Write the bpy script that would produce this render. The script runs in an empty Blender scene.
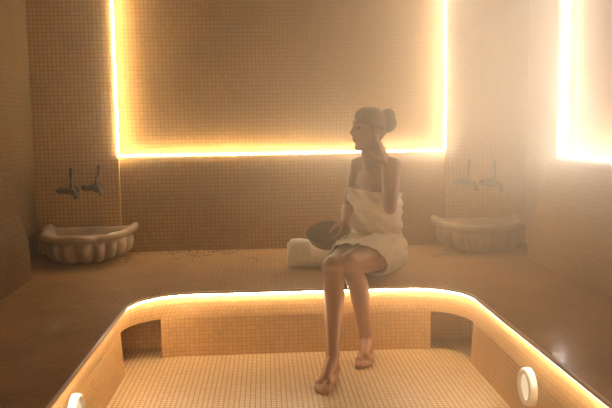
import bpy, bmesh, math, random
from mathutils import Vector, Matrix, noise
random.seed(7)
C = bpy.context.scene.collection
PI = math.pi
V = Vector

# ------------------------------------------------------------------ helpers
def link(name, me, m=None, parent=None, smooth=False):
    o = bpy.data.objects.new(name, me)
    C.objects.link(o)
    if m: me.materials.clear(); me.materials.append(m)
    if parent: o.parent = parent
    if smooth:
        for p in me.polygons: p.use_smooth = True
    return o

def obj(name, bm, m=None, parent=None, smooth=False, uv=True):
    if uv: boxuv(bm)
    me = bpy.data.meshes.new(name)
    bm.to_mesh(me); bm.free()
    return link(name, me, m, parent, smooth)

def thing(name, label, cat, loc=(0, 0, 0), group=None):
    o = bpy.data.objects.new(name, None); C.objects.link(o)
    o.location = loc; o['label'] = label; o['category'] = cat
    if group: o['group'] = group
    return o

def tag(o, label, cat, group=None):
    o['label'] = label; o['category'] = cat
    if group: o['group'] = group
    return o

def struct(name, bm, m, uv=True):
    o = obj(name, bm, m, uv=uv); o['kind'] = 'structure'; return o

def boxuv(bm):
    uvl = bm.loops.layers.uv.verify()
    bm.normal_update()
    for f in bm.faces:
        n = f.normal
        ax = max(range(3), key=lambda i: abs(n[i]))
        a, b = {0: (1, 2), 1: (0, 2), 2: (0, 1)}[ax]
        for l in f.loops: l[uvl].uv = (l.vert.co[a], l.vert.co[b])

def quad(bm, *pts):
    return bm.faces.new([bm.verts.new(p) for p in pts])

def box(bm, x0, x1, y0, y1, z0, z1):
    v = [bm.verts.new((x, y, z)) for z in (z0, z1) for y in (y0, y1) for x in (x0, x1)]
    for q in ((0, 2, 3, 1), (4, 5, 7, 6), (0, 1, 5, 4), (2, 6, 7, 3), (0, 4, 6, 2), (1, 3, 7, 5)):
        bm.faces.new([v[i] for i in q])

def basis(w):
    w = V(w).normalized()
    a = V((0, 0, 1)) if abs(w.z) < .9 else V((1, 0, 0))
    u = w.cross(a).normalized()
    return u, w.cross(u).normalized(), w

def cap(bm, p0, p1, r0, r1, flat=1.0, fdir=None, n=18):
    """tapered capsule; flat squashes the section along fdir"""
    p0, p1 = V(p0), V(p1)
    w = p1 - p0
    if w.length < 1e-6: w = V((0, 0, 1e-4))
    u, v, wn = basis(w)
    if fdir is not None:
        v = V(fdir); v = (v - wn * v.dot(wn)).normalized(); u = v.cross(wn).normalized()
    rings = []
    K = 5
    for i in range(1, K + 1):
        a = PI / 2 * i / K
        rings.append((p0 - wn * r0 * math.cos(a), r0 * math.sin(a)))
    for i in range(0, K):
        a = PI / 2 * i / K
        rings.append((p1 + wn * r1 * math.sin(a), r1 * math.cos(a)))
    vs = []
    for c, r in rings:
        vs.append([bm.verts.new(c + u * r * math.cos(2 * PI * k / n) + v * r * flat * math.sin(2 * PI * k / n)) for k in range(n)])
    s = bm.verts.new(p0 - wn * r0); e = bm.verts.new(p1 + wn * r1)
    for a, b in zip(vs, vs[1:]):
        for k in range(n): bm.faces.new((a[k], a[(k + 1) % n], b[(k + 1) % n], b[k]))
    for k in range(n):
        bm.faces.new((s, vs[0][(k + 1) % n], vs[0][k]))
        bm.faces.new((e, vs[-1][k], vs[-1][(k + 1) % n]))

def chain(bm, pts, **k):
    for (a, ra), (b, rb) in zip(pts, pts[1:]): cap(bm, a, b, ra, rb, **k)

def ell(bm, c, r, fwd=(0, -1, 0), tilt=0.0):
    """ellipsoid radii (lateral, forward, up) in the frame whose forward is fwd"""
    f = V(fwd).normalized(); l = f.cross(V((0, 0, 1))).normalized(); up = l.cross(f).normalized()
    M = Matrix((l, f, up)).transposed().to_4x4()
    M = Matrix.Translation(V(c)) @ M @ Matrix.Rotation(tilt, 4, 'X') @ Matrix.Diagonal((r[0], r[1], r[2], 1))
    bmesh.ops.create_uvsphere(bm, u_segments=28, v_segments=18, radius=1, matrix=M)

def blob(bm, voxel, smooth=4):
    """fuse the overlapping closed shapes in bm into one continuous surface"""
    bmesh.ops.recalc_face_normals(bm, faces=bm.faces)
    me = bpy.data.meshes.new('tmp'); bm.to_mesh(me); bm.free()
    o = bpy.data.objects.new('tmp', me); C.objects.link(o)
    r = o.modifiers.new('r', 'REMESH'); r.mode = 'VOXEL'; r.voxel_size = voxel
    s = o.modifiers.new('s', 'SMOOTH'); s.factor = .5; s.iterations = smooth
    dg = bpy.context.evaluated_depsgraph_get()
    out = bpy.data.meshes.new_from_object(o.evaluated_get(dg))
    bpy.data.objects.remove(o); bpy.data.meshes.remove(me)
    return out

def lathe(bm, prof, n=40, M=Matrix.Identity(4), a0=0, a1=2 * PI):
    full = abs(a1 - a0 - 2 * PI) < 1e-6
    cols = n if full else n + 1
    g = [[bm.verts.new(M @ V((r * math.cos(a0 + (a1 - a0) * k / n), r * math.sin(a0 + (a1 - a0) * k / n), z))) for k in range(cols)] for r, z in prof]
    for a, b in zip(g, g[1:]):
        for k in range(n):
            k2 = (k + 1) % cols
            try: bm.faces.new((a[k], a[k2], b[k2], b[k]))
            except ValueError: pass
    return g

def tube(bm, pts, rad, n=12, closed=False, capends=True):
    pts = [V(p) for p in pts]; N = len(pts); prev = None; g = []
    for i, p in enumerate(pts):
        if closed: t = (pts[(i + 1) % N] - pts[i - 1]).normalized()
        else: t = (pts[min(i + 1, N - 1)] - pts[max(i - 1, 0)]).normalized()
        if prev is None: u, v, _ = basis(t)
        else:
            u = (prev - t * prev.dot(t)).normalized(); v = t.cross(u)
        prev = u
        r = rad[i] if isinstance(rad, (list, tuple)) else rad
        g.append([bm.verts.new(p + u * r * math.cos(2 * PI * k / n) + v * r * math.sin(2 * PI * k / n)) for k in range(n)])
    for i in range(N if closed else N - 1):
        a, b = g[i], g[(i + 1) % N]
        for k in range(n): bm.faces.new((a[k], a[(k + 1) % n], b[(k + 1) % n], b[k]))
    if capends and not closed:
        bm.faces.new(g[0][::-1]); bm.faces.new(g[-1])

# ------------------------------------------------------------------ materials
def mat(name):
    m = bpy.data.materials.new(name); m.use_nodes = True
    nt = m.node_tree; b = nt.nodes['Principled BSDF']
    return m, nt, b

def tiles(name, c1, c2, grout, size=.025, mortar=.0016, rough=.3, bump=.35, wear=.25, coat=0.0, tilt=.0):
    m, nt, b = mat(name); N = nt.nodes.new; L = nt.links.new
    uv = N('ShaderNodeUVMap')
    br = N('ShaderNodeTexBrick'); br.offset = 0; br.squash = 1
    br.inputs['Scale'].default_value = 1
    br.inputs['Brick Width'].default_value = size; br.inputs['Row Height'].default_value = size
    br.inputs['Mortar Size'].default_value = mortar; br.inputs['Mortar Smooth'].default_value = .15
    br.inputs['Bias'].default_value = 0
    br.inputs['Color1'].default_value = (*c1, 1); br.inputs['Color2'].default_value = (*c2, 1); br.inputs['Mortar'].default_value = (*grout, 1)
    L(uv.outputs[0], br.inputs['Vector'])
    # slow blotches of wear and mineral bloom
    tc = N('ShaderNodeTexCoord')
    ns = N('ShaderNodeTexNoise'); ns.inputs['Scale'].default_value = 3.1; ns.inputs['Detail'].default_value = 5
    L(tc.outputs['Object'], ns.inputs['Vector'])
    mr = N('ShaderNodeMapRange'); mr.inputs[1].default_value = .3; mr.inputs[2].default_value = .7; mr.inputs[3].default_value = 1 - wear; mr.inputs[4].default_value = 1.0
    L(ns.outputs['Fac'], mr.inputs[0])
    mx = N('ShaderNodeMix'); mx.data_type = 'RGBA'; mx.blend_type = 'MULTIPLY'; mx.inputs[0].default_value = 1
    L(br.outputs['Color'], mx.inputs[6]); L(mr.outputs[0], mx.inputs[7])
    L(mx.outputs[2], b.inputs['Base Color'])
    # grout is rough, tile glazed; wet film varies
    n2 = N('ShaderNodeTexNoise'); n2.inputs['Scale'].default_value = 7; n2.inputs['Detail'].default_value = 3
    L(tc.outputs['Object'], n2.inputs['Vector'])
    m2 = N('ShaderNodeMapRange'); m2.inputs[3].default_value = rough * .7; m2.inputs[4].default_value = rough * 1.5
    L(n2.outputs['Fac'], m2.inputs[0])
    m3 = N('ShaderNodeMix'); m3.data_type = 'FLOAT'
    L(br.outputs['Fac'], m3.inputs[0]); L(m2.outputs[0], m3.inputs[2]); m3.inputs[3].default_value = .75
    L(m3.outputs[0], b.inputs['Roughness'])
    bp = N('ShaderNodeBump'); bp.inputs['Strength'].default_value = bump; bp.inputs['Distance'].default_value = .002
    inv = N('ShaderNodeMath'); inv.operation = 'SUBTRACT'; inv.inputs[0].default_value = 1
    L(br.outputs['Fac'], inv.inputs[1])
    # every little tile sits a touch differently
    sn = N('ShaderNodeVectorMath'); sn.operation = 'SCALE'; sn.inputs['Scale'].default_value = 1 / size
    fl = N('ShaderNodeVectorMath'); fl.operation = 'FLOOR'
    fr = N('ShaderNodeVectorMath'); fr.operation = 'FRACTION'
    wn = N('ShaderNodeTexWhiteNoise'); wn.noise_dimensions = '2D'
    L(uv.outputs[0], sn.inputs[0]); L(sn.outputs[0], fl.inputs[0]); L(fl.outputs[0], wn.inputs['Vector']); L(sn.outputs[0], fr.inputs[0])
    ctr = N('ShaderNodeVectorMath'); ctr.operation = 'SUBTRACT'; ctr.inputs[1].default_value = (.5, .5, .5)
    L(wn.outputs['Color'], ctr.inputs[0])
    dt = N('ShaderNodeVectorMath'); dt.operation = 'DOT_PRODUCT'
    L(ctr.outputs[0], dt.inputs[0]); L(fr.outputs[0], dt.inputs[1])
    ml = N('ShaderNodeMath'); ml.operation = 'MULTIPLY_ADD'; ml.inputs[1].default_value = tilt
    L(dt.outputs['Value'], ml.inputs[0]); L(inv.outputs[0], ml.inputs[2])
    L(ml.outputs[0], bp.inputs['Height']); L(bp.outputs[0], b.inputs['Normal'])
    b.inputs['Specular IOR Level'].default_value = .5 if rough < .6 else .15
    b.inputs['Coat Weight'].default_value = coat; b.inputs['Coat Roughness'].default_value = .12
    return m

def plain(name, col, rough=.6, metal=0, nscale=0, namt=.15, bump=0, bscale=60, sss=0, sheen=0, stretch=None, coat=0):
    m, nt, b = mat(name); N = nt.nodes.new; L = nt.links.new
    b.inputs['Base Color'].default_value = (*col, 1); b.inputs['Roughness'].default_value = rough; b.inputs['Metallic'].default_value = metal
    tc = N('ShaderNodeTexCoord'); src = tc.outputs['Object']
    if stretch:
        mp = N('ShaderNodeMapping'); mp.inputs['Scale'].default_value = stretch; L(src, mp.inputs['Vector']); src = mp.outputs[0]
    if nscale:
        ns = N('ShaderNodeTexNoise'); ns.inputs['Scale'].default_value = nscale; ns.inputs['Detail'].default_value = 6; L(src, ns.inputs['Vector'])
        cr = N('ShaderNodeValToRGB')
        cr.color_ramp.elements[0].position = .3; cr.color_ramp.elements[1].position = .7
        cr.color_ramp.elements[0].color = (*[c * (1 - namt) for c in col], 1)
        cr.color_ramp.elements[1].color = (*[min(1, c * (1 + namt)) for c in col], 1)
        L(ns.outputs['Fac'], cr.inputs[0]); L(cr.outputs[0], b.inputs['Base Color'])
    if bump:
        n2 = N('ShaderNodeTexNoise'); n2.inputs['Scale'].default_value = bscale; n2.inputs['Detail'].default_value = 4; L(src, n2.inputs['Vector'])
        bp = N('ShaderNodeBump'); bp.inputs['Strength'].default_value = bump; bp.inputs['Distance'].default_value = .004
        L(n2.outputs['Fac'], bp.inputs['Height']); L(bp.outputs[0], b.inputs['Normal'])
    if sss:
        b.inputs['Subsurface Weight'].default_value = sss; b.inputs['Subsurface Radius'].default_value = (.02, .008, .004)
        b.inputs['Subsurface Scale'].default_value = .5
    b.inputs['Sheen Weight'].default_value = sheen; b.inputs['Coat Weight'].default_value = coat
    return m

def glow(name, col, s):
    m = bpy.data.materials.new(name); m.use_nodes = True; nt = m.node_tree
    nt.nodes.clear()
    e = nt.nodes.new('ShaderNodeEmission'); o = nt.nodes.new('ShaderNodeOutputMaterial')
    e.inputs[0].default_value = (*col, 1); e.inputs[1].default_value = s
    nt.links.new(e.outputs[0], o.inputs[0]); return m

WARM = (1.0, .84, .62)
M_WALL = tiles('wall_mosaic', (.46, .26, .076), (.40, .215, .056), (.25, .13, .033), .025, .0019, .75, .4, .18, tilt=.5)
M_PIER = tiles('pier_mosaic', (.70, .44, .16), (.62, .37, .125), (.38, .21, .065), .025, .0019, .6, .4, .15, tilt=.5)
M_WALLSHADE = tiles('shaded_wall_mosaic', (.17, .093, .028), (.14, .073, .02), (.085, .044, .012), .025, .0019, .75, .4, .18, tilt=.5)  # wall mosaic darkened: shade of the left side painted into the tile colour
M_SEAT = tiles('bench_mosaic', (.52, .28, .095), (.44, .23, .074), (.27, .14, .045), .025, .0024, .15, .3, .3, coat=0, tilt=.7)
M_RISER = tiles('pit_mosaic', (.60, .36, .145), (.52, .30, .11), (.40, .225, .085), .02, .0014, .35, .4, .15, tilt=.5)
M_FLOOR = tiles('floor_mosaic', (.62, .43, .22), (.54, .37, .18), (.34, .21, .09), .0205, .0024, .35, .5, .12, tilt=.3)
M_PLASTER = plain('ceiling_plaster', (.16, .10, .055), .8, nscale=4, bump=.2)
M_MARBLE = plain('basin_marble', (.42, .30, .18), .32, nscale=9, namt=.22, bump=.12, bscale=30)
M_BRASS = plain('aged_brass', (.05, .027, .012), .7, metal=.2, nscale=25, namt=.3)
M_COPPER = plain('dark_copper', (.05, .019, .009), .5, metal=.4, nscale=14, namt=.25, bump=.25, bscale=45)
M_TERRY = plain('white_terry', (.90, .78, .60), .95, nscale=40, namt=.06, bump=.6, bscale=420, sheen=.3)
M_SKIN = plain('skin', (.28, .11, .042), .42, nscale=6, namt=.08, bump=.05, bscale=150, sss=.12)
M_HAIR = plain('brown_hair', (.075, .035, .016), .45, nscale=30, namt=.4, bump=.7, bscale=60, stretch=(1, 1, 5))
M_EYE = plain('dark_eye', (.05, .03, .02), .15)
M_RIM = plain('lamp_ring_white', (.86, .80, .70), .35)
M_LED = glow('led_back', WARM, 62)
M_LEDR = glow('led_right', (1.0, .91, .79), 34)
M_LEDP = glow('led_pit', (1.0, .83, .58), 34)
M_LENS = glow('lamp_lens', (1.0, .76, .46), .45)

# ------------------------------------------------------------------ room measurements (bench top is z = 0)
XL, XR = -1.413, 1.65            # side walls
PL, PR, PZ = -.905, 1.128, .595   # recessed back panel
CZ = 2.15                         # ceiling
YF = -5.3                         # wall behind the viewer
H = .306                          # pit depth

# ------------------------------------------------------------------ back wall: pilasters proud, lower wall flush, upper panel recessed
bm = bmesh.new()
PIL, REC = -.035, .032
for n_, (a, b) in enumerate(((XL, PL), (PR, XR))):      # lighter tiled piers either side of it
    b2 = bmesh.new(); quad(b2, (a, PIL, -.02), (b, PIL, -.02), (b, PIL, CZ), (a, PIL, CZ))
    struct('trim_%d' % (n_ + 1), b2, M_PIER)
quad(bm, (PL, PIL, -.02), (PL, 0, -.02), (PL, 0, PZ), (PL, PIL, PZ))
quad(bm, (PR, 0, -.02), (PR, PIL, -.02), (PR, PIL, PZ), (PR, 0, PZ))
quad(bm, (PL, 0, -.02), (PR, 0, -.02), (PR, 0, PZ), (PL, 0, PZ))
quad(bm, (PL, 0, PZ), (PR, 0, PZ), (PR, REC, PZ), (PL, REC, PZ))
quad(bm, (PL, PIL, PZ), (PL, REC, PZ), (PL, REC, CZ), (PL, PIL, CZ))
quad(bm, (PR, REC, PZ), (PR, PIL, PZ), (PR, PIL, CZ), (PR, REC, CZ))
quad(bm, (PL, REC, PZ), (PR, REC, PZ), (PR, REC, CZ), (PL, REC, CZ))
struct('wall_back', bm, M_WALL)

# right wall with its own recessed panel above the backrest ledge
RY0, RY1, RZ, RD = -.50, -1.7, .565, .10
bm = bmesh.new()
quad(bm, (XR, .0, -.02), (XR, RY0, -.02), (XR, RY0, CZ), (XR, .0, CZ))
quad(bm, (XR, RY1, -.02), (XR, YF, -.02), (XR, YF, CZ), (XR, RY1, CZ))
quad(bm, (XR, RY0, -.02), (XR, RY1, -.02), (XR, RY1, RZ), (XR, RY0, RZ))
quad(bm, (XR, RY0, RZ), (XR, RY1, RZ), (XR + RD, RY1, RZ), (XR + RD, RY0, RZ))
quad(bm, (XR, RY0, RZ), (XR + RD, RY0, RZ), (XR + RD, RY0, CZ), (XR, RY0, CZ))
quad(bm, (XR, RY1, RZ), (XR, RY1, CZ), (XR + RD, RY1, CZ), (XR + RD, RY1, RZ))
quad(bm, (XR + RD, RY0, RZ), (XR + RD, RY1, RZ), (XR + RD, RY1, CZ), (XR + RD, RY0, CZ))
struct('wall_right', bm, M_WALL)
bm = bmesh.new(); quad(bm, (XL, YF, -.02), (XL, 0, -.02), (XL, 0, CZ), (XL, YF, CZ)); struct('wall_left', bm, M_WALLSHADE)
bm = bmesh.new(); quad(bm, (XR, YF, -.02), (XL, YF, -.02), (XL, YF, CZ), (XR, YF, CZ)); struct('wall_front', bm, M_WALL)
bm = bmesh.new(); quad(bm, (XL, YF, CZ), (XL, .1, CZ), (XR + RD, .1, CZ), (XR + RD, YF, CZ)); struct('ceiling', bm, M_PLASTER)

# ------------------------------------------------------------------ the sunken pit and the bench round it
def rrect(x0, x1, y0, y1, r, n=12):
    """anticlockwise from the right straight; returns points and for each corner its index range"""
    P = []; arcs = []
    for cx, cy, a in ((x1 - r, y1 - r, 0), (x0 + r, y1 - r, 90), (x0 + r, y0 + r, 180), (x1 - r, y0 + r, 270)):
        s = len(P)
        for k in range(n + 1):
            t = math.radians(a + 90 * k / n); P.append((cx + r * math.cos(t), cy + r * math.sin(t)))
        arcs.append((s, len(P) - 1))
    return P, arcs
YP0, YP1 = -4.15, -1.195
rim, arcs = rrect(-.605, .905, YP0, YP1, .26)
foot, _ = rrect(-.638, .900, YP0, YP1, .22)
NR = len(rim)

bench = thing('tiled_bench', 'built-in mosaic tiled bench running round the sunken pit', 'bench', (0, 0, 0))
bm = bmesh.new()   # the seat: everything outside the rounded opening
outer = []
ox0, ox1, oy0, oy1 = XL, XR, YF, .0
cx, cy = .15, -2.7
ov = []; iv = []
def rrnorm(i, off):
    a = V(rim[i - 1]); b = V(rim[(i + 1) % NR]); d = (b - a).normalized()
    return V((d.y, -d.x)) * off
EDGE = .014
iv = [bm.verts.new((rim[i][0] + rrnorm(i, EDGE).x, rim[i][1] + rrnorm(i, EDGE).y, 0)) for i in range(NR)]
def project_out(i):
    p = rim[i]
    for k, (s, e) in enumerate(arcs):
        if s <= i <= e:
            t = (i - s) / (e - s)
            sx, sy = ((1, 1), (-1, 1), (-1, -1), (1, -1))[k]
            X = ox1 if sx > 0 else ox0; Y = oy1 if sy > 0 else oy0
            first = (X, p[1]) if k in (0, 2) else (p[0], Y)
            second = (p[0], Y) if k in (0, 2) else (X, p[1])
            if abs(t - .5) < 1e-6: return (X, Y)
            return first if t < .5 else second
ov = [bm.verts.new((*project_out(i), 0)) for i in range(NR)]
for i in range(NR):
    j = (i + 1) % NR
    bm.faces.new((iv[i], ov[i], ov[j], iv[j]))
bmesh.ops.remove_doubles(bm, verts=bm.verts, dist=1e-5)
for f in bm.faces:
    f.normal_update()
    if f.normal.z < 0: f.normal_flip()
obj('seat_top', bm, M_SEAT, bench)

arclen = [0]
for i in range(NR):
    j = (i + 1) % NR
    arclen.append(arclen[-1] + (V(rim[j]) - V(rim[i])).length)
NH = -.122                        # top of the niches in the far corners
bm = bmesh.new(); uvl = bm.loops.layers.uv.verify()
rows = [(-EDGE, 0), (-.006, -.0008), (-.002, -.003), (0, -.007), (-.002, -.011), (-.028, -.011), (-.026, -.03), (-.012, NH), (0, -H)]   # a thin lip hides the strip light
def rp(i, row):
    off, z = rows[row]
    i %= NR; t = min(1, max(0, -z) / -NH)
    n = rrnorm(i, -off)
    return (rim[i][0] * (1 - t) + foot[i][0] * t + n.x, rim[i][1] * (1 - t) + foot[i][1] * t + n.y, z)
narcs = [(arcs[0][0], arcs[0][1] - 3), (arcs[1][0] + 3, arcs[1][1])]
niche = set(list(range(*narcs[0])) + list(range(*narcs[1])))
for r in range(len(rows) - 1):
    for i in range(NR):
        if r == len(rows) - 2 and i in niche: continue
        f = bm.faces.new([bm.verts.new(rp(i, r)), bm.verts.new(rp(i + 1, r)), bm.verts.new(rp(i + 1, r + 1)), bm.verts.new(rp(i, r + 1))])
        us = (arclen[i], arclen[i + 1], arclen[i + 1], arclen[i])
        zs = (rows[r][1] - rows[r][0], rows[r][1] - rows[r][0], rows[r + 1][1] - rows[r + 1][0], rows[r + 1][1] - rows[r + 1][0])
        for l, u, z in zip(f.loops, us, zs): l[uvl].uv = (u, z)
bmesh.ops.remove_doubles(bm, verts=bm.verts, dist=1e-5)
ri = obj('pit_wall', bm, M_RISER, bench, uv=False)
# the niches let into the two far rounded corners
for k, sx in ((0, 1), (1, -1)):
    s, e = narcs[k]
    bm = bmesh.new()
    A, B = (s, e) if k == 0 else (e, s)           # A on the side wall, B on the back wall
    at_, ab = V(rp(A, 7)), V(rp(A, 8)); bt, bb = V(rp(B, 7)), V(rp(B, 8))
    wx = ab.x + sx * .17; wy = bb.y + .16
    quad(bm, at_, ab, (wx, ab.y, -H), (wx, at_.y, NH))
    quad(bm, (wx, at_.y, NH), (wx, ab.y, -H), (wx, wy, -H), (wx, wy, NH))
    quad(bm, (wx, wy, NH), (wx, wy, -H), (bb.x, wy, -H), (bt.x, wy, NH))
    quad(bm, (bt.x, wy, NH), (bb.x, wy, -H), bb, bt)
    ctop = bm.verts.new((wx, wy, NH))
    arc = [bm.verts.new(rp(i, 7)) for i in range(s, e + 1)]
    e1 = bm.verts.new((wx, at_.y, NH)); e2 = bm.verts.new((bt.x, wy, NH))
    loop = arc + ([e2, ctop, e1] if k == 0 else [e1, ctop, e2])
    bm.faces.new(loop)
    obj('corner_niche', bm, M_RISER, bench)

def backrest(wall, sgn, y0, y1, df, dt, m):
    m_ = df - dt
    prof = [(dt + m_ * q, z) for q, z in ((1, 0), (1.0, .08), (.99, .14), (.95, .18), (.86, .22), (.70, .26), (.50, .30), (.32, .34), (.18, .39), (.09, .44), (.03, .49), (0, .52))]
    prof += [(dt - .03 + .03 * math.cos(a * PI / 12), .532 + .03 * math.sin(a * PI / 12)) for a in range(1, 7)] + [(0, .562)]
    bm = bmesh.new(); uvl = bm.loops.layers.uv.verify()
    a = [bm.verts.new((wall + sgn * d, y0, z)) for d, z in prof]; b = [bm.verts.new((wall + sgn * d, y1, z)) for d, z in prof]
    s = [0]
    for p, q in zip(prof, prof[1:]): s.append(s[-1] + math.hypot(q[0] - p[0], q[1] - p[1]))
    for i in range(len(prof) - 1):
        f = bm.faces.new((a[i], b[i], b[i + 1], a[i + 1]))
        for l, uvv in zip(f.loops, ((y0, s[i]), (y1, s[i]), (y1, s[i + 1]), (y0, s[i + 1]))): l[uvl].uv = uvv
    for ring, y in ((a, y0), (b, y1)):
        c = bm.verts.new((wall, y, 0)); f = bm.faces.new(ring + [c])
        for l in f.loops: l[uvl].uv = (l.vert.co.x, l.vert.co.z)
    bmesh.ops.recalc_face_normals(bm, faces=bm.faces)
    return obj('backrest', bm, m, bench, uv=False)
backrest(XL, 1, -.80, -4.75, .195, .13, M_WALLSHADE)
backrest(XR, -1, -.55, -4.75, .175, .068, M_WALL)

bm = bmesh.new()
quad(bm, (-.95, YP0 - .02, -H), (1.2, YP0 - .02, -H), (1.2, -.98, -H), (-.95, -.98, -H))
struct('floor', bm, M_FLOOR)

# ------------------------------------------------------------------ light strips
def strip(name, label, pts, r, m, closed=False):
    bm = bmesh.new(); tube(bm, pts, r, 10, closed)
    return tag(obj(name, bm, m, smooth=True), label, 'light strip')
e = .010
LT = CZ - .02
strip('led_strip', 'white glowing strip light framing the recessed panel behind the woman',
      [(PL + .005, PIL - .003, LT), (PL + .005, PIL - .003, PZ + .007), (PL + .03, -.001, PZ + .007), (PR - .03, -.001, PZ + .007), (PR - .005, PIL - .003, PZ + .007), (PR - .005, PIL - .003, LT)], .0042, M_LED)
strip('led_strip', 'brightest glowing strip light, framing the recessed panel of the right wall',
      [(XR + .045, RY0 - .012, LT), (XR + .045, RY0 - .012, RZ + .012), (XR + .025, RY0 - .05, RZ + .012), (XR + .025, RY1 + .02, RZ + .012)], .010, M_LEDR)
strip('led_strip', 'warm glowing strip light under the rounded rim of the sunken pit',
      [(*(V(rim[i]) * .945 + V(foot[i]) * .055 + rrnorm(i, .013)), -.0162) for i in range(NR)], .0035, M_LEDP, closed=True)

# ------------------------------------------------------------------ round pit lamps
def pit_lamp(x, y, z, sgn, label):
    t = thing('round_wall_lamp', label, 'lamp', (x, y, z))
    M = Matrix.Rotation(sgn * PI / 2, 4, 'Y')
    bm = bmesh.new()
    lathe(bm, [(.066, 0), (.066, .016), (.063, .024), (.056, .028), (.049, .025), (.047, .016)], 40, M)
    obj('lamp_ring', bm, M_RIM, t, smooth=True)
    bm = bmesh.new()
    g = lathe(bm, [(.047, .014), (.038, .0195), (.024, .023), (.010, .0245)], 40, M); bm.faces.new(g[-1])
    obj('lamp_lens', bm, M_LENS, t, smooth=True)
    return t
pit_lamp(.901, -2.15, -.152, -1, 'round white wall lamp on the right side of the sunken pit')
pit_lamp(-.639, -2.25, -.152, 1, 'round white wall lamp low on the left side of the sunken pit')

# ------------------------------------------------------------------ fluted marble basins
def basin(cx, d, label):
    t = thing('marble_basin', label, 'basin', (cx, PIL, 0))
    n = 192; a = .272
    def outline(phi, s, sd, lobe, back=0.0):
        c, q = math.cos(phi), math.sin(phi)
        if q >= 0:
            e_ = .82
            x = a * s * math.copysign(abs(c) ** e_, c); y = -d * sd * abs(q) ** e_
            k = 1 + lobe
            return x * k, y * k
        return a * s * math.copysign(abs(c) ** .5, c) * (1 + lobe), -back
    def ringrow(s, sd, z, flute=0, scal=0, lift=0, back=.0):
        out = []
        for k in range(n):
            phi = 2 * PI * k / n
            fl = flute * 1.7 * (abs(math.sin(phi * 10)) ** .6 - .65) if math.sin(phi) >= 0 else 0
            sc = scal * (abs(math.cos(phi * 4)) - .5) if math.sin(phi) >= 0 else 0
            x, y = outline(phi, s, sd, fl + sc, back)
            zz = z + lift * (abs(math.cos(phi)) ** 6) + (lift * .35 * math.cos(phi * 8) if math.sin(phi) >= 0 else 0)
            out.append((x, y, zz))
        return out
    def loft(rows, m, name, par, capb=False, capt=False):
        bm = bmesh.new(); g = [[bm.verts.new(p) for p in r] for r in rows]
        for p, q in zip(g, g[1:]):
            for k in range(n):
                bm.faces.new((p[k], p[(k + 1) % n], q[(k + 1) % n], q[k]))
        if capb: bm.faces.new(g[0][::-1])
        if capt: bm.faces.new(g[-1])
        bmesh.ops.recalc_face_normals(bm, faces=bm.faces)
        return obj(name, bm, m, par, smooth=True)
    body = [ringrow(.60, .66, .0, .02), ringrow(.68, .74, .004, .05), ringrow(.78, .84, .020, .085), ringrow(.86, .90, .045, .10), ringrow(.90, .93, .075, .10),
            ringrow(.915, .93, .105, .08), ringrow(.90, .92, .122, .03), ringrow(.89, .91, .13, 0)]
    loft(body, M_MARBLE, 'basin_body', t, True, True)
    r = [ringrow(.88, .90, .128), ringrow(.93, .94, .131, 0, .03), ringrow(.985, .985, .141, 0, .05, .01), ringrow(1.0, 1.0, .155, 0, .055, .014),
         ringrow(.985, .985, .168, 0, .055, .016), ringrow(.94, .945, .174, 0, .05, .016, .01), ringrow(.87, .88, .170, 0, .03, .012, .03),
         ringrow(.81, .82, .152, 0, .01, .004, .05), ringrow(.70, .72, .11, 0, 0, 0, .07), ringrow(.5, .55, .075, 0, 0, 0, .10), ringrow(.25, .4, .062, 0, 0, 0, .13)]
    loft(r, M_MARBLE, 'basin_rim', t, False, True)
    return t
basin(-1.075, .475, 'carved marble basin with fluted sides, set against the wall on the left')
basin(1.315, .41, 'carved marble basin with fluted sides in the steam on the right')

# ------------------------------------------------------------------ wall taps
def tap(x, z, label, rot=0.0):
    t = thing('wall_tap', label, 'tap', (x, PIL, z)); t.scale = (1.15, 1.15, 1.15)
    bm = bmesh.new(); lathe(bm, [(.0001, 0), (.030, 0), (.030, .004), (.024, .010), (.014, .014), (.0001, .014)], 28, Matrix.Rotation(PI / 2, 4, 'X'))
    obj('escutcheon', bm, M_BRASS, t, smooth=True)
    bm = bmesh.new(); cap(bm, (0, -.004, 0), (0, -.055, 0), .0125, .015); cap(bm, (-.05, -.05, .002), (.012, -.052, 0), .0165, .0175)
    cap(bm, (-.055, -.05, .002), (-.064, -.05, .002), .020, .014)
    obj('tap_body', bm, M_BRASS, t, smooth=True)
    bm = bmesh.new(); tube(bm, [(0, -.052, 0), (.016, -.068, .002), (.028, -.082, -.006), (.034, -.09, -.024), (.035, -.092, -.042)], [.0125, .012, .0115, .011, .0125], 14)
    obj('spout', bm, M_BRASS, t, smooth=True)
    bm = bmesh.new(); tube(bm, [(.004, -.052, .008), (.004, -.052, .045), (.004 + rot, -.054, .078)], [.010, .0055, .0055], 12)
    cap(bm, (.004 + rot, -.054, .070), (.008 + rot * 1.2, -.056, .115), .0065, .0095)
    obj('tap_handle', bm, M_BRASS, t, smooth=True)
    return t
tap(-1.185, .400, 'dark brass wall tap above the left basin, nearer the left wall')
tap(-1.035, .415, 'dark brass wall tap above the left basin, nearer the glowing panel', .012)
tap(1.255, .400, 'dark brass wall tap above the right basin, nearer the glowing panel')
tap(1.415, .395, 'dark brass wall tap above the right basin, nearer the right wall')

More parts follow.
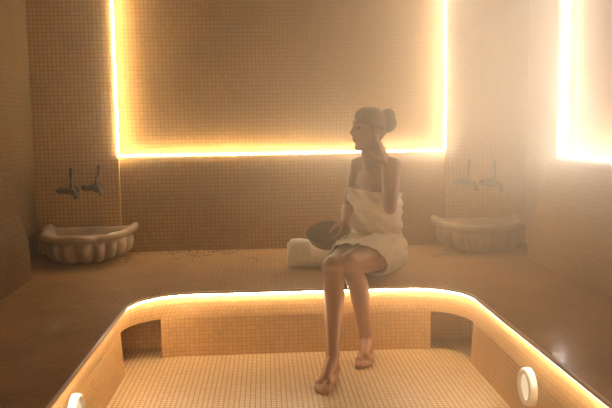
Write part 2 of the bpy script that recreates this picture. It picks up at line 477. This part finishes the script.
# ------------------------------------------------------------------ rolled towel beside her
M_ = Matrix.Translation((.10, -.675, .0))
rt = thing('rolled_towel', 'thick rolled white towel lying on the bench beside the woman', 'towel', (.115, -.655, 0))
bm = bmesh.new()
n = 64; L0, L1 = 0.0, .265
rows_ = []
for i, (x, k) in enumerate([(-.004, .80), (.004, .93), (.014, 1.0), (.06, 1.02), (.11, .99), (.118, .90), (.126, .78), (.17, .74), (.22, .73), (.255, .72), (.264, .64)]):
    ring = []
    for j in range(n):
        a = 2 * PI * j / n
        r = .078 * k * (1 + .02 * math.sin(5 * a + x * 30))
        yy = r * .95 * math.cos(a); zz = .078 * k + r * (1.0 if math.sin(a) > 0 else .95) * math.sin(a)
        ring.append(bm.verts.new((x, yy, max(.001, zz))))
    rows_.append(ring)
for p, q in zip(rows_, rows_[1:]):
    for k in range(n): bm.faces.new((p[k], p[(k + 1) % n], q[(k + 1) % n], q[k]))
bm.faces.new(rows_[0][::-1]); bm.faces.new(rows_[-1])
obj('towel_roll', bm, M_TERRY, rt, smooth=True)
bm = bmesh.new()      # the spiral edge of the rolled cloth at its open end
sp = []
for k in range(120):
    a = k / 119 * 2 * PI * 3.2; r = .008 + .052 * k / 119
    sp.append((-.004, r * math.cos(a), .076 + r * math.sin(a)))
tube(bm, sp, .0045, 8)
obj('rolled_edge', bm, M_TERRY, rt, smooth=True)

# ------------------------------------------------------------------ bowl in her hand
bm = bmesh.new()
prof = [(.0001, 0), (.035, .001), (.062, .010), (.085, .030), (.100, .055), (.106, .074), (.109, .078), (.107, .081), (.102, .076), (.096, .056), (.081, .033), (.058, .014), (.030, .006), (.0001, .005)]
lathe(bm, prof, 56)
bmesh.ops.remove_doubles(bm, verts=bm.verts, dist=2e-4)
bmesh.ops.recalc_face_normals(bm, faces=bm.faces)
bowl = tag(obj('metal_bowl', bm, M_COPPER, smooth=True), 'dark copper bowl held in the right hand of the seated woman', 'bowl')
bowl.location = (.312, -.885, .156)
bowl.rotation_euler = (math.radians(24), math.radians(-6), 0)

# ------------------------------------------------------------------ the woman
person = thing('person', 'woman seated on the tiled bench wrapped in a white towel, looking left, hair up', 'person', (.575, -.80, 0))
f1 = V((-.44, -.90, 0)).normalized()      # pelvis faces
f2 = V((-.84, -.54, 0)).normalized()      # shoulders face
fh = V((-.97, -.22, 0)).normalized()      # head faces
def lat(f): return V((-f.y, f.x, 0))       # towards her left
SL, SR = V((.645, -.885, .552)), V((.492, -.705, .548))
EL, WL = V((.605, -1.035, .358)), V((.604, -.905, .560))
ER, WR = V((.436, -.690, .328)), V((.405, -.835, .270))
HL, HR = V((.618, -.845, .105)), V((.505, -.765, .105))
KL, KR = V((.376, -1.248, .124)), V((.300, -1.262, .112))
AL, AR = V((.450, -1.280, -.232)), V((.262, -1.565, -.232))

def add_torso(bm, g=0.0, legs=True):
    ell(bm, (.566, -.80, .118), (.142 + g, .112 + g, .108 + g), f1)
    ell(bm, (.573, -.795, .235), (.118 + g, .086 + g, .13), f1)
    ell(bm, (.570, -.79, .385), (.120 + g, .086 + g, .15), f2)
    for s in (-1, 1):
        c = V((.570, -.79, .405)) + f2 * .050 + lat(f2) * s * .058
        ell(bm, c, (.055 + g, .050 + g, .056 + g), f2)
    if legs:
        for h, k in ((HL, KL), (HR, KR)):
            m_ = h.lerp(k, .5) + V((0, 0, .004))
            chain(bm, [(h, .092 + g), (m_, .076 + g), (k, .056 + g)])

bm = bmesh.new()
add_torso(bm)
ell(bm, (.570, -.79, .47), (.126, .078, .085), f2)
cap(bm, SL, SR, .046, .046); ell(bm, (.566, -.79, .515), (.142, .058, .048), f2)
chain(bm, [((.572, -.79, .51), .060), ((.556, -.800, .585), .054), ((.535, -.810, .668), .051)])
for s in (SL, SR): cap(bm, (.562, -.795, .588), s + V((0, 0, .010)), .040, .036)
# arms
chain(bm, [(SL, .047), (SL.lerp(EL, .45), .040), (EL, .033)]); chain(bm, [(EL, .033), (EL.lerp(WL, .3), .034), (WL, .0215)])
chain(bm, [(SR, .047), (SR.lerp(ER, .45), .038), (ER, .031)]); chain(bm, [(ER, .031), (ER.lerp(WR, .3), .033), (WR, .0215)])
# lower legs
for k, a, back in ((KL, AL, V((.02, .008, 0))), (KR, AR, V((.008, .03, .0)))):
    ell(bm, k + V((-.004, -.012, .004)), (.047, .048, .053), f1)
    calf = k.lerp(a, .32) + back
    chain(bm, [(k, .050), (calf, .0485), (k.lerp(a, .68) + back * .3, .035), (a, .0285)])
# feet
def foot_mesh(bm, ankle, dirv, roll=1):
    d = V(dirv).normalized(); l = V((-d.y, d.x, 0)); zf = -H
    base = V((ankle.x, ankle.y, 0))
    P = lambda f, s, z: base + d * f + l * s + V((0, 0, zf + z))
    cap(bm, ankle, P(-.022, 0, .032), .029, .029)
    chain(bm, [(ankle, .031), (P(.045, 0, .055), .030), (P(.105, 0, .032), .026)])
    chain(bm, [(P(-.022, 0, .029), .027), (P(.06, roll * .018, .021), .020), (P(.125, roll * .024, .018), .018)])
    chain(bm, [(P(-.022, 0, .029), .027), (P(.06, -roll * .016, .024), .022), (P(.135, -roll * .020, .021), .021)])
    cap(bm, P(.12, -roll * .02, .020), P(.125, roll * .025, .017), .019, .015)
    for k, (s, L, r) in enumerate(((-.028, .185, .0115), (-.008, .184, .0088), (.007, .176, .0082), (.020, .166, .0078), (.032, .152, .0075))):
        s *= roll
        chain(bm, [(P(.128, s, .019), r * 1.05), (P(L - .018, s, .017), r), (P(L, s, .0095), r * .95)])
foot_mesh(bm, AR, (-.34, -.94, 0), -1)
foot_mesh(bm, AL, (-.22, -.97, 0), 1)
# hands
def hand(bm, wrist, along, palm_n, side, curl, spread=.018, thumb_open=.9):
    """along: wrist to knuckles; palm_n: out of the palm; side: towards the thumb"""
    d = V(along).normalized(); pn = V(palm_n); pn = (pn - d * pn.dot(d)).normalized(); s = d.cross(pn)
    if s.dot(V(side)) < 0: s = -s
    kn = []
    for i, (o_, L) in enumerate(((1.5, .078), (.5, .082), (-.5, .079), (-1.5, .071))):
        k = wrist + d * L + s * o_ * spread + pn * (-.002)
        kn.append(k)
        cap(bm, wrist + s * o_ * .008 + d * .012, k, .0145, .0105, flat=.95)
    ln = (.074, .082, .076, .060)
    for i, k in enumerate(kn):
        a = 0; p = k; r = .0092 if i < 3 else .0080
        for j, fr in enumerate((.45, .31, .24)):
            a += curl[j] * (1 + .06 * i)
            q = p + (d * math.cos(a) + pn * math.sin(a)) * ln[i] * fr + s * (1.5 - i) * .0015
            cap(bm, p, q, r, r * .92); p = q; r *= .94
    t0 = wrist + d * .022 + s * .016 + pn * .006
    t1 = t0 + (d * .55 + s * .62 + pn * .45).normalized() * .036
    t2 = t1 + (d * .80 + s * .25 * thumb_open + pn * .55).normalized() * .030
    t3 = t2 + (d * .85 + s * .02 + pn * .5).normalized() * .024
    chain(bm, [(t0, .0150), (t1, .0115), (t2, .0100), (t3, .0085)])
hand(bm, WR, V((.392, -.892, .222)) - WR, (-.70, .05, -.70), (.1, .5, .6), (.30, .75, .55))
hand(bm, WL, (-.10, .42, .90), (-.75, .65, 0), (-.6, -.5, .2), (.12, .22, .2))
# head: skull, jaw, face
hc = V((.537, -.815, .752)); U = V((0, 0, 1)); hl = lat(fh)
def hp(f, s, u): return hc + fh * f + hl * s + U * u
ell(bm, hp(-.004, 0, .012), (.068, .079, .083), fh)
ell(bm, hp(.028, 0, -.028), (.058, .058, .075), fh)
cap(bm, hp(.052, 0, -.092), hp(.050, 0, -.088), .026, .026)
cap(bm, hp(.066, 0, -.100), hp(.067, 0, -.098), .017, .017)
for s in (-1, 1):
    cap(bm, hp(-.008, s * .052, -.058), hp(.050, s * .016, -.100), .019, .017)
    cap(bm, hp(.050, s * .034, -.018), hp(.030, s * .054, -.014), .019, .017)
    cap(bm, hp(.074, s * .012, .022), hp(.058, s * .044, .020), .0105, .011)       # brow
    chain(bm, [(hp(-.012, s * .070, .008), .008), (hp(-.024, s * .075, -.002), .0075), (hp(-.018, s * .073, -.022), .007), (hp(-.004, s * .068, -.034), .006)])
    chain(bm, [(hp(-.012, s * .070, .008), .006), (hp(-.002, s * .068, -.006), .0055), (hp(-.003, s * .067, -.02), .0055)])
chain(bm, [(hp(.076, 0, .016), .0085), (hp(.089, 0, -.006), .0080), (hp(.101, 0, -.025), .0090), (hp(.088, 0, -.036), .010)])
for s in (-1, 1): cap(bm, hp(.089, s * .010, -.031), hp(.080, s * .013, -.033), .0075, .007)
cap(bm, hp(.083, -.014, -.056), hp(.083, .014, -.056), .0068, .0068); cap(bm, hp(.088, -.006, -.055), hp(.088, .006, -.055), .007, .007)
cap(bm, hp(.081, -.012, -.067), hp(.081, .012, -.067), .0072, .0072); cap(bm, hp(.060, 0, -.07), hp(.072, 0, -.060), .02, .016)
me = blob(bm, .0045, 5)
body = link('body', me, M_SKIN, None, True)
def adopt(o):
    o.parent = person; o.matrix_parent_inverse = Matrix.Translation(person.location).inverted()
adopt(body)
# eyes, brows
for s in (-1, 1):
    bm = bmesh.new(); ell(bm, hp(.071, s * .030, -.001), (.0125, .0085, .0085), fh)
    adopt(obj('eye', bm, M_EYE, smooth=True))
    bm = bmesh.new(); chain(bm, [(hp(.084, s * .014, .026), .0028), (hp(.078, s * .032, .032), .0034), (hp(.062, s * .048, .027), .0022)])
    adopt(obj('eyebrow', bm, M_HAIR, smooth=True))
# hair
bm = bmesh.new()
ell(bm, hp(-.012, 0, .022), (.075, .078, .082), fh, 0)
ell(bm, hp(.018, 0, .056), (.062, .060, .048), fh)
for s in (-1, 1):
    chain(bm, [(hp(.045, s * .046, .050), .020), (hp(.012, s * .066, .018), .014), (hp(-.04, s * .066, .0), .018)])
    chain(bm, [(hp(.010, s * .068, .010), .008), (hp(.008, s * .069, -.012), .005)])
chain(bm, [(hp(-.044, 0, -.02), .045), (hp(-.034, 0, -.058), .028)])
bun = hp(-.100, 0, .034)
for k in range(14):
    a = 2 * PI * k / 14; b = 2 * PI * (k + 1) / 14
    P = lambda t: bun + V((0, 0, 1)) * .030 * math.sin(t) + hl * .030 * math.cos(t) + fh * (.006 * math.sin(3 * t))
    cap(bm, P(a), P(b), .033, .033)
cap(bm, hp(-.08, 0, .04), bun, .036, .030)
me = blob(bm, .0045, 4)
for v in me.vertices:   # combed strands
    n_ = v.normal; q = v.co - bun
    ang = math.atan2(q.z, q.dot(hl))
    v.co += n_ * .0018 * math.sin(ang * 34 + 3 * noise.noise(v.co * 30))
hair = link('hair', me, M_HAIR, None, True); adopt(hair)
# towel wrapped round her from the chest to mid thigh
bm = bmesh.new()
add_torso(bm, .014)
ell(bm, V((.572, -.79, .445)), (.130, .096, .07), f2)
cap(bm, (.574, -.79, .42), (.570, -.79, .24), .106, .112)
cap(bm, (.570, -.80, .25), (.568, -.80, .13), .116, .122)
cap(bm, HL.lerp(KL, .1), HR.lerp(KR, .1), .098, .098)
cap(bm, HL.lerp(KL, .5), HR.lerp(KR, .5), .085, .082)
cap(bm, HL.lerp(KL, .75), HR.lerp(KR, .75), .072, .068)
cap(bm, (.668, -.80, .455), (.672, -.80, .30), .034, .028)     # loose end of the wrap behind the raised arm
me = blob(bm, .007, 6)
bm = bmesh.new(); bm.from_mesh(me)
def clip(co, no):
    bmesh.ops.bisect_plane(bm, geom=bm.verts[:] + bm.edges[:] + bm.faces[:], plane_co=co, plane_no=no, clear_outer=True)
clip((0, 0, .492), (.12, 0, 1))
clip((.41, -1.14, .20), (-.25, -.62, -.74))
for v in bm.verts:
    p = v.co; n_ = v.normal
    w = .0042 * math.sin(p.z * 120 + 75 * p.x - 40 * p.y + 4 * noise.noise(p * 6)) if p.z > .17 else 0
    w += .010 * noise.noise(V((p.x * 9, p.y * 9, p.z * 26)))
    v.co = p + n_ * (w + .002)
    if v.co.z < .006: v.co.z = .006
me2 = bpy.data.meshes.new('towel_wrap'); bm.to_mesh(me2); bm.free()
wrap = link('towel_wrap', me2, M_TERRY, None, True); adopt(wrap)
so = wrap.modifiers.new('thickness', 'SOLIDIFY'); so.thickness = .005; so.offset = 1
wrap['label'] = 'white terry towel wrapped from chest to mid thigh'

# ------------------------------------------------------------------ steam filling the room
w = bpy.data.worlds.new('steam_room'); bpy.context.scene.world = w; w.use_nodes = True
nt = w.node_tree; nt.nodes['Background'].inputs[1].default_value = 0
vs = nt.nodes.new('ShaderNodeVolumeScatter')
vs.inputs['Color'].default_value = (1, .93, .74, 1); vs.inputs['Anisotropy'].default_value = .72
ge = nt.nodes.new('ShaderNodeNewGeometry'); sx = nt.nodes.new('ShaderNodeSeparateXYZ')
nt.links.new(ge.outputs['Position'], sx.inputs[0])
rg = nt.nodes.new('ShaderNodeMapRange'); rg.interpolation_type = 'SMOOTHSTEP'
rg.inputs[1].default_value = -.35; rg.inputs[2].default_value = 1.6; rg.inputs[3].default_value = .028; rg.inputs[4].default_value = .44
rz = nt.nodes.new('ShaderNodeMapRange'); rz.interpolation_type = 'SMOOTHSTEP'      # steam hangs high
rz.inputs[1].default_value = -.1; rz.inputs[2].default_value = .9; rz.inputs[3].default_value = .22; rz.inputs[4].default_value = 1.1
mz = nt.nodes.new('ShaderNodeMath'); mz.operation = 'MULTIPLY'
nt.links.new(sx.outputs[0], rg.inputs[0]); nt.links.new(sx.outputs[2], rz.inputs[0])
nt.links.new(rg.outputs[0], mz.inputs[0]); nt.links.new(rz.outputs[0], mz.inputs[1]); nt.links.new(mz.outputs[0], vs.inputs['Density'])
nt.links.new(vs.outputs[0], nt.nodes['World Output'].inputs['Volume'])

# ------------------------------------------------------------------ camera
cam = bpy.data.cameras.new('camera'); co = bpy.data.objects.new('camera', cam); C.objects.link(co)
cam.sensor_width = 36; cam.lens = 721.6 / 612 * 36; cam.clip_start = .02
yaw, pitch, roll = .0546, .10354, .016186
fw = V((math.sin(yaw) * math.cos(pitch), math.cos(yaw) * math.cos(pitch), -math.sin(pitch)))
r_ = fw.cross(V((0, 0, 1))).normalized(); u_ = r_.cross(fw)
r2 = r_ * math.cos(roll) - u_ * math.sin(roll); u2 = r_ * math.sin(roll) + u_ * math.cos(roll)
Mx = Matrix((r2, u2, -fw)).transposed().to_4x4(); Mx.translation = V((0, -4.5296, .75))
co.matrix_world = Mx
S = bpy.context.scene; S.camera = co
S.view_settings.view_transform = 'Standard'; S.view_settings.look = 'None'; S.view_settings.gamma = 1
S.view_settings.use_curve_mapping = False
S.view_settings.exposure = 1.05
S.cycles.use_denoising = True
S.cycles.max_bounces = 10; S.cycles.diffuse_bounces = 5; S.cycles.glossy_bounces = 4; S.cycles.volume_bounces = 2
S.cycles.sample_clamp_indirect = 6
